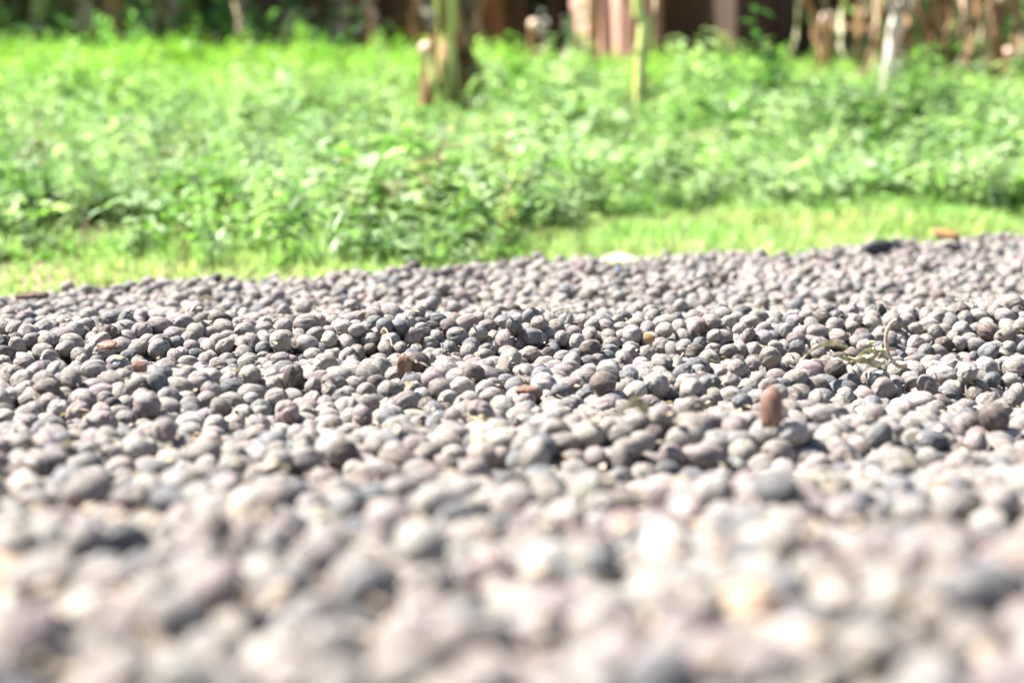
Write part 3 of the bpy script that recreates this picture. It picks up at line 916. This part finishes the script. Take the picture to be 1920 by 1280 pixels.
# scraps on the grass and in the weeds
def scrap(px_, py_, Yw, w, mat, label, name='dead_leaf', cat='leaf', seed=1, up=0.02):
    b = at(px_, py_, Yw); s = Yw / FPX; W = w * s; r = random.Random(seed)
    V, F = ribbon([Vector((-W / 2 + W * i / 8, r.uniform(-.1, .1) * W, .18 * W * math.sin(i * .9 + seed))) for i in range(9)], W * .55, .8, curl=.5)
    o = link(name, mesh_from(name, V, F, mat), None, b, (0, 0, r.uniform(-.6, .6))); tag(o, label, cat); return o
scrap(192, 522, 1.95, 46, M_paleleaf, 'pale cream dry leaf on the grass beyond the left part of the bed', seed=1)
scrap(1022, 434, 2.45, 30, M_dry_leaf, 'pinkish tan dead leaf on the grass edge just right of the middle', seed=2)
scrap(948, 262, 3.6, 26, M_orangeleaf, 'bright orange dead leaf caught in the weeds at the middle', seed=3)
scrap(1062, 172, 5.2, 90, M_dry_leaf, 'long tan dead leaf lying in the weeds right of the cut stump', seed=4)
scrap(1360, 76, 8.2, 34, M_paleleaf, 'small cream dead leaf before the dark doorway', seed=5)
scrap(1902, 412, 2.7, 34, M_paleleaf, 'cream dry leaf on the short grass at the right edge', seed=6)

# ------------------------------------------------------------------ banana plants, canes, trunks
def banana_leaf_mesh(L, W, droop, seed, mat, name='leaf'):
    r = random.Random(seed); V = []; F = []; nu = 14
    for i in range(nu + 1):
        t = i / nu
        c = Vector((L * t * (1 - .25 * droop * t), 0, L * (.75 * t - (.75 + droop) * t * t)))
        w = W * math.sin(math.pi * min(t * .93 + .05, 1)) ** .6 / 2
        for k in (-2, -1, 0, 1, 2):
            V.append((c.x + r.uniform(-.01, .01), k / 2 * w, c.z - abs(k) * w * .22 + r.uniform(-.02, .02)))
    for i in range(nu):
        for k in range(4):
            if k in (0, 3) and r.random() < .22: continue        # tears
            F.append((i * 5 + k, i * 5 + k + 1, (i + 1) * 5 + k + 1, (i + 1) * 5 + k))
    return mesh_from(name, V, F, mat)
leafM = [banana_leaf_mesh(1.6, .42, .7 + .15 * i, i, M_banana_leaf) for i in range(4)]
def dry_mesh(seed):
    r = random.Random(seed); pts = [Vector((0, 0, 0))]; 
    for i in range(9): pts.append(pts[-1] + Vector((.025 * math.cos(i * .3), r.uniform(-.02, .02), -.10 - .02 * r.random())))
    V, F = ribbon(pts, .10, r.uniform(1, 4), curl=.9); return mesh_from('dry_leaf', V, F, M_dry_leaf)
dryM = [dry_mesh(i) for i in range(4)]

def banana(x, y, r0, H, label, mat, seed, nleaf=6, ndry=4, dryz=1.0, group='banana plants of the grove behind'):
    r = random.Random(seed); z = float(land(x, y))
    e = bpy.data.objects.new('banana_plant', None); COL.objects.link(e); e.location = (x, y, z)
    mb = MB(); n = 12; lx, ly = r.uniform(-.12, .12), r.uniform(-.1, .1)
    pts = [Vector((lx * H * (i / n) ** 1.4, ly * H * (i / n) ** 1.4, -.02 + H * i / n)) for i in range(n + 1)]
    mb.tube(pts, [r0 * (1.15 - .5 * i / n) for i in range(n + 1)], 12, True, .05); mb.build('stem', mat, e)
    for k in range(nleaf):
        a = (1.6 if nleaf == 1 else 0) + 2.4 * k + r.uniform(-.3, .3); s = r.uniform(.85, 1.15)
        link('leaf', leafM[k % 4], e, pts[-1] - Vector((0, 0, .06 * k)), (0, r.uniform(-.35, .15), a), (s, s, s))
    for k in range(ndry):
        a = r.uniform(0, 6.28); link('dry_leaf', dryM[k % 4], e, Vector((math.cos(a) * r0 * .8, math.sin(a) * r0 * .8, dryz * r.uniform(.75, 1.1))), (0, 0, a), (1, 1, r.uniform(.8, 1.1)))
    tag(e, label, 'banana plant', group); return e

def px_x(px_, Yw): return (px_ - 960) / FPX * Yw
grove = [
    (215, 8.6, .055, 'slim brown-stemmed banana plant at the upper left, above the bright weeds', M_bark_brown),
    (505, 9.0, .060, 'banana plant with dark stem between the pale stem and the middle, upper left', M_bark_dark),
    (345, 9.4, .050, 'green-stemmed banana plant between two darker ones at the upper left', M_pseudo),
    (45, 9.8, .080, 'dark banana plant at the top left corner', M_bark_dark),
    (100, 11.0, .090, 'thick dark banana plant deep in the shade at the top left', M_bark_dark),
    (590, 10.2, .080, 'dark banana plant deep in shade, left of the bright stump plant', M_bark_dark),
    (665, 9.2, .060, 'brown banana plant left of the stump plant', M_bark_brown),
    (735, 10.6, .090, 'dark thick banana plant just left behind the stump plant', M_bark_dark),
    (925, 9.3, .060, 'brown banana plant just right behind the stump plant', M_bark_brown),
    (965, 11.4, .070, 'dark banana plant between the stump plant and the pink wall', M_bark_dark),
    (1040, 9.8, .035, 'dark banana plant at the left side of the pink wall', M_bark_dark),
    (1112, 8.8, .024, 'thin dark banana plant standing in front of the pink wall', M_bark_brown),
    (1300, 10.8, .070, 'shaded banana plant in front of the dark doorway', M_bark_brown),
    (1390, 9.4, .065, 'shaded banana plant right of the dark doorway', M_bark_dark),
    (1465, 9.0, .055, 'olive-stemmed banana plant between the doorway and the dry leaves', M_pseudo),
    (1500, 11.2, .090, 'dark thick banana plant behind the olive-stemmed one', M_bark_dark),
    (1610, 8.8, .070, 'dark banana plant left of the white trunk', M_bark_dark),
    (1780, 8.6, .080, 'banana plant wrapped in dry leaves right of the white trunk', M_bark_brown),
    (1870, 8.0, .070, 'dark banana plant with dry leaves at the upper right', M_bark_dark),
    (1930, 8.9, .090, 'dark banana plant at the top right corner', M_bark_dark),
    (-150, 9.2, .080, 'dark banana plant beyond the left side of the picture', M_bark_dark),
    (2080, 9.0, .080, 'dark banana plant beyond the right side of the picture', M_bark_dark),
]
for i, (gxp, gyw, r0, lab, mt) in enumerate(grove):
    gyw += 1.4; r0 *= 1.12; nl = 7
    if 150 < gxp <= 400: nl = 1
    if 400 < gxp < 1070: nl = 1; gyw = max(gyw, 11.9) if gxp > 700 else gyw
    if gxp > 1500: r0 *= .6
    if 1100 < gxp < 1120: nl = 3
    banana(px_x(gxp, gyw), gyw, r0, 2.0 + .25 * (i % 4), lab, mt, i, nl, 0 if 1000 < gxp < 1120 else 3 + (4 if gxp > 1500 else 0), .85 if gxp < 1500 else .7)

# the near plant with the cut stubs
Yn = 5.0
e = bpy.data.objects.new('cut_banana_plant', None); COL.objects.link(e); bx = px_x(845, Yn); bz = float(land(bx, Yn)); e.location = (bx, Yn, bz)
tag(e, 'banana plant with shaggy brown base, green stem and cut stubs left of centre', 'banana plant')
o0 = Vector((bx, Yn, bz))
def W(px_, py_, dy=0.0): return at(px_, py_, Yn + dy) - o0
mb = MB(); mb.tube([W(838, 240), W(842, 150), W(846, 60), W(836, 0), W(830, -250), W(835, -900), W(850, -1600)], [.040, .036, .032, .032, .036, .034, .03], 14, True, .04); mb.build('stem', M_pseudo, e)
mb = MB(); mb.tube([W(842, 260), W(843, 190), W(846, 130), W(848, 80)], [.060, .053, .046, .036], 14, True, .10); mb.build('base_sheath', M_bark_brown, e)
mb = MB(); mb.tube([W(800, 262, -.04), W(796, 190, -.04), W(802, 130, -.04), W(806, 92, -.04)], [.013, .016, .016, .014], 10, True, .06); mb.build('stub', M_bark_brown, e)
mb = MB(); q = W(800, 92, -.06); mb.tube([q + Vector((0, .02, -.006)), q + Vector((0, -.012, 0))], [.021, .020], 14); mb.build('cut_face', M_cut, e)
mb = MB(); mb.tube([W(800, 90, -.062), W(812, 150, -.08), W(826, 225, -.09)], [.009, .008, .007], 8, True, .05); mb.build('stalk', M_cane, e)
mb = MB(); mb.tube([W(880, 240, .02), W(876, 170, .02), W(872, 110, .0), W(868, 82, .0)], [.034, .034, .026, .015], 12, True, .08); mb.build('stub', M_bark_dark, e)
mb = MB(); q = W(868, 76, -.02); mb.tube([q + Vector((0, .02, -.005)), q + Vector((0, -.008, 0))], [.015, .014], 14); mb.build('cut_face', M_cut, e)
for k, (x0, yy0, x1, yy1, w) in enumerate(((820, -20, 815, 140, .03), (858, 10, 862, 190, .035), (872, 90, 900, 160, .025), (812, 60, 790, 220, .03), (850, 60, 850, 215, .04), (866, 100, 880, 225, .045), (888, 120, 905, 158, .02))):
    P = [W(x0, yy0, -.05), W((x0 + x1) / 2 + 4, (yy0 + yy1) / 2, -.07), W(x1, yy1, -.06)]
    V, F = ribbon(smooth_path(P, 5), w, .6, curl=.5); link('dry_sheath', mesh_from('dry_sheath', V, F, M_bark_brown), e)
for k, (x0, x1) in enumerate(((812, 826), (846, 840), (826, 860))):
    P = [W(x0, -60, -.06), W((x0 + x1) / 2, 40, -.08), W(x1, 195, -.09)]
    V, F = ribbon(smooth_path(P, 5), .017, .5, curl=.5); link('green_strip', mesh_from('green_strip', V, F, M_cane), e)
for k in range(2):
    a = 1.3 * k + .9; link('leaf', leafM[k % 4], e, W(850, -1600), (0, -.5, a), (.5, .5, .5))

# yellow-green cane
e = bpy.data.objects.new('cane', None); COL.objects.link(e); Yn = 4.9; bx = px_x(1200, Yn); bz = float(land(bx, Yn)); e.location = (bx, Yn, bz); o0 = Vector((bx, Yn, bz))
tag(e, 'single slim yellow-green cane standing in the weeds right of centre', 'cane')
mb = MB(); P = [W(1199, 250), W(1200, 205), W(1202, 120), W(1207, 40), W(1196, 0), W(1200, -300), W(1215, -900)]
mb.tube(smooth_path(P, 4), [.0165 - .0002 * i for i in range(25)], 10, True, .03); mb.build('stem', M_cane, e)
for yy0 in (168, 96, 30):
    q = W(1201, yy0); mb = MB(); mb.tube([q - Vector((0, 0, .004)), q, q + Vector((0, 0, .004))], [.0165, .0185, .0165], 10, False); mb.build('node_ring', M_pseudo, e)
for k in range(4):
    link('leaf', leafM[k % 4], e, W(1215, -900), (0, -.4, 1.7 * k), (.5, .5, .5))
V, F = ribbon(smooth_path([W(1222, -40, .03), W(1226, 30, .03), W(1218, 80, .02)], 4), .012, 1, curl=.5); link('dry_leaf', mesh_from('dry_leaf', V, F, M_dry_leaf), e)

# cut log ends seen as pale discs in the shade
for (cx, cy, Yn, r0, lab) in ((1002, 50, 8.3, .024, 'pale cut banana stump seen end-on left of the pink wall'),
                              (1550, 40, 7.6, .028, 'pinkish cut stump seen end-on at the left of the dry leaves'),
                              (1880, 2, 7.6, .026, 'bright cut stump at the very top right'),
                              (1890, 102, 7.2, .018, 'small pinkish cut stump low at the right')):
    e = bpy.data.objects.new('cut_stump', None); COL.objects.link(e); b = at(cx, cy, Yn); zb = float(land(b.x, Yn)); e.location = (b.x, Yn, zb)
    h = b.z - zb
    mb = MB(); mb.tube([(0, .03, -.02), (0, .02, h * .6), (0, .012, h * .9), (0, -.01, h)], [r0 * 1.1, r0, r0, r0 * .95], 12, True, .04); mb.build('trunk', M_bark_brown, e)
    mb = MB(); mb.tube([(0, 0, h - .004), (-.004, -r0 * 1.25, h + .012)], [r0 * .96, r0 * .93], 14); mb.build('cut_face', M_cut, e)
    tag(e, lab, 'stump')

# white leaning trunk at the right
e = bpy.data.objects.new('leaning_trunk', None); COL.objects.link(e); Yn = 6.2; bx = px_x(1668, Yn); bz = float(land(bx, Yn)); e.location = (bx, Yn, bz); o0 = Vector((bx, Yn, bz))
tag(e, 'whitish bare trunk leaning slightly in front of the dry leaves at the upper right', 'trunk')
mb = MB(); P = [W(1660, 230), W(1668, 150), W(1676, 90), W(1684, 40), W(1700, 0), W(1740, -250), W(1760, -800)]
mb.tube(smooth_path(P, 4), [.030 - .0005 * i for i in range(25)], 12, True, .08); mb.build('trunk', M_bark_pale, e)
mb = MB(); mb.tube(smooth_path([W(1684, 40), W(1668, 5), W(1640, -60)], 4), .010, 8, True, .05); mb.build('branch', M_bark_pale, e)

# brown sticks and hanging dry banana leaves at the right
for (a, b_, r0, Yn, lab) in (((1612, 175), (1655, 0), .012, 6.6, 'brown stick leaning right beside the white trunk'),
                            ((1560, 50), (1700, 62), .011, 7.4, 'dark stick lying across behind the white trunk'),
                            ((1745, 160), (1712, -40), .011, 6.8, 'tan stick leaning left at the right of the white trunk'),
                            ((1868, 175), (1858, -40), .016, 6.5, 'upright tan stick in the dry leaves at the right'),
                            ((1640, 165), (1690, 60), .008, 6.9, 'thin dark stick behind the white trunk')):
    p0 = at(*a, Yn); p1 = at(*b_, Yn)
    mb = MB(); mb.tube([Vector((0, 0, 0)), (p1 - p0) * .5 + Vector((.01, 0, 0)), p1 - p0], r0, 8, True, .08); o = mb.build('stick', M_bark_brown, None, p0); tag(o, lab, 'stick')
words = ['left-hand', 'second', 'third', 'fourth', 'fifth', 'sixth', 'seventh', 'eighth', 'ninth']
for k in range(9):
    cx = 1560 + k * 43; Yn = 6.5 + .4 * math.sin(k * 2.1); r = random.Random(k + 50)
    e = bpy.data.objects.new('hanging_dry_leaf', None); COL.objects.link(e); t0 = at(cx, -480, Yn); e.location = t0
    for q in range(4):
        pts = [Vector((r.uniform(-.04, .04), r.uniform(-.03, .03), 0))]; Ln = t0.z - (at(cx, 140 - 60 * r.random(), Yn).z)
        for j in range(18): pts.append(pts[-1] + Vector((r.uniform(-.022, .022), r.uniform(-.02, .02), -Ln / 18)))
        V, F = ribbon(pts, r.uniform(.015, .05), r.uniform(0, 5), curl=.9)
        link('blade', mesh_from('blade', V, F, M_dry_leaf if r.random() < .5 else (M_bark_brown if r.random() < .7 else M_paleleaf)), e)
    tag(e, f'{words[k]} bundle from the left of dry tan banana leaves hanging at the upper right', 'dry leaves', 'dry banana leaves hanging at the right')

# ------------------------------------------------------------------ mud house
hy = 10.7
hx0 = px_x(1066, hy)
e = bpy.data.objects.new('mud_house', None); COL.objects.link(e); e.location = (hx0, hy, float(land(hx0, hy)) - .05)
e.rotation_euler = (0, 0, math.radians(-65))
tag(e, 'pink mud-plastered house with a dark doorway behind the banana grove', 'house')
def box(name, x0, x1, ya, yb, z0, z1, mat, parent):
    bm = bmesh.new(); bmesh.ops.create_cube(bm, size=1)
    for v in bm.verts: v.co = Vector(((x0 + x1) / 2 + v.co.x * (x1 - x0), (ya + yb) / 2 + v.co.y * (yb - ya), (z0 + z1) / 2 + v.co.z * (z1 - z0)))
    bmesh.ops.bevel(bm, geom=bm.edges[:], offset=.01, segments=2, affect='EDGES')
    me = bpy.data.meshes.new(name); bm.to_mesh(me); bm.free(); me.materials.append(mat); return link(name, me, parent)
box('wall', 0, .66, 0, .2, 0, 2.2, M_wall, e)
box('wall', 1.42, 1.7, 0, .2, 0, 2.2, M_door_shade, e)  # plaster wall coloured dark to stand for shade beside the doorway
box('wall', .663, 1.417, 0, .2, 1.9, 2.2, M_wall, e)
box('wall', 0, .2, .203, 3.0, 0, 2.2, M_wall, e)
box('wall', 1.5, 1.7, .203, 3.0, 0, 2.2, M_door_shade, e)  # side wall, its shade painted in with the dark colour too
box('wall', .203, 1.497, 2.8, 3.0, 0, 2.2, M_wall, e)
box('door', 1.30, 1.36, .21, 1.0, .02, 1.88, M_door_shade, e)
box('roof', -.3, 2.0, -.25, 3.3, 2.203, 2.26, M_roof, e)

# ------------------------------------------------------------------ far thicket
n = 260
x = rng.uniform(-3.6, 3.6, n); y = rng.uniform(9.6, 12.5, n)
keep = ~((x > hx0 - .3) & (x < hx0 + 4.2) & (y > 10.2)) & ~((x > hx0 - 1.2) & (x < hx0 + 1.0))
x = x[keep]; y = y[keep]; nn = len(x)
xr = rng.uniform(1.5, 2.9, 60); x = np.concatenate([x, xr]); y = np.concatenate([y, rng.uniform(7.4, 9.5, 60)]); nn = len(x)
uv = [variants[j] for j, i in enumerate(ok) if kinds[i] in ('bushy', 'broad', 'tall')]
ug = scatter('undergrowth', np.stack([x, y, land(x, y)], 1), np.stack([rng.normal(0, .3, nn), rng.normal(0, .3, nn), rng.uniform(0, 6.28, nn)], 1),
             np.repeat(rng.uniform(1.6, 4.2, nn)[:, None], 3, 1), np.array((0.11, 0.22, 0.07)) * rng.uniform(.4, 1.8, (nn, 1)), rng.integers(0, len(uv), nn), uv)
tag(ug, 'leafy undergrowth in the shade between the banana stems', 'undergrowth', kind='stuff')
n = 1500
x = rng.uniform(-9, 9, n); y = rng.uniform(15.5, 20, n)
keep = ~((x > hx0 - 1.2) & (x < hx0 + 4.8) & (y < 17))
x = x[keep]; y = y[keep]; nn = len(x)
zz = land(x, y) + rng.uniform(0, 2.6, nn)
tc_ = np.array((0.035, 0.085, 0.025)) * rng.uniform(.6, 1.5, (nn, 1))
bushv = [variants[j] for j, i in enumerate(ok) if kinds[i] in ('bushy', 'broad')]
th = scatter('far_thicket', np.stack([x, y, zz], 1), np.stack([rng.normal(0, .5, nn), rng.normal(0, .5, nn), rng.uniform(0, 6.28, nn)], 1),
             np.repeat(rng.uniform(6, 11, nn)[:, None], 3, 1), tc_, rng.integers(0, len(bushv), nn), bushv)
tag(th, 'dark green thicket closing the view behind the grove', 'thicket', kind='stuff')
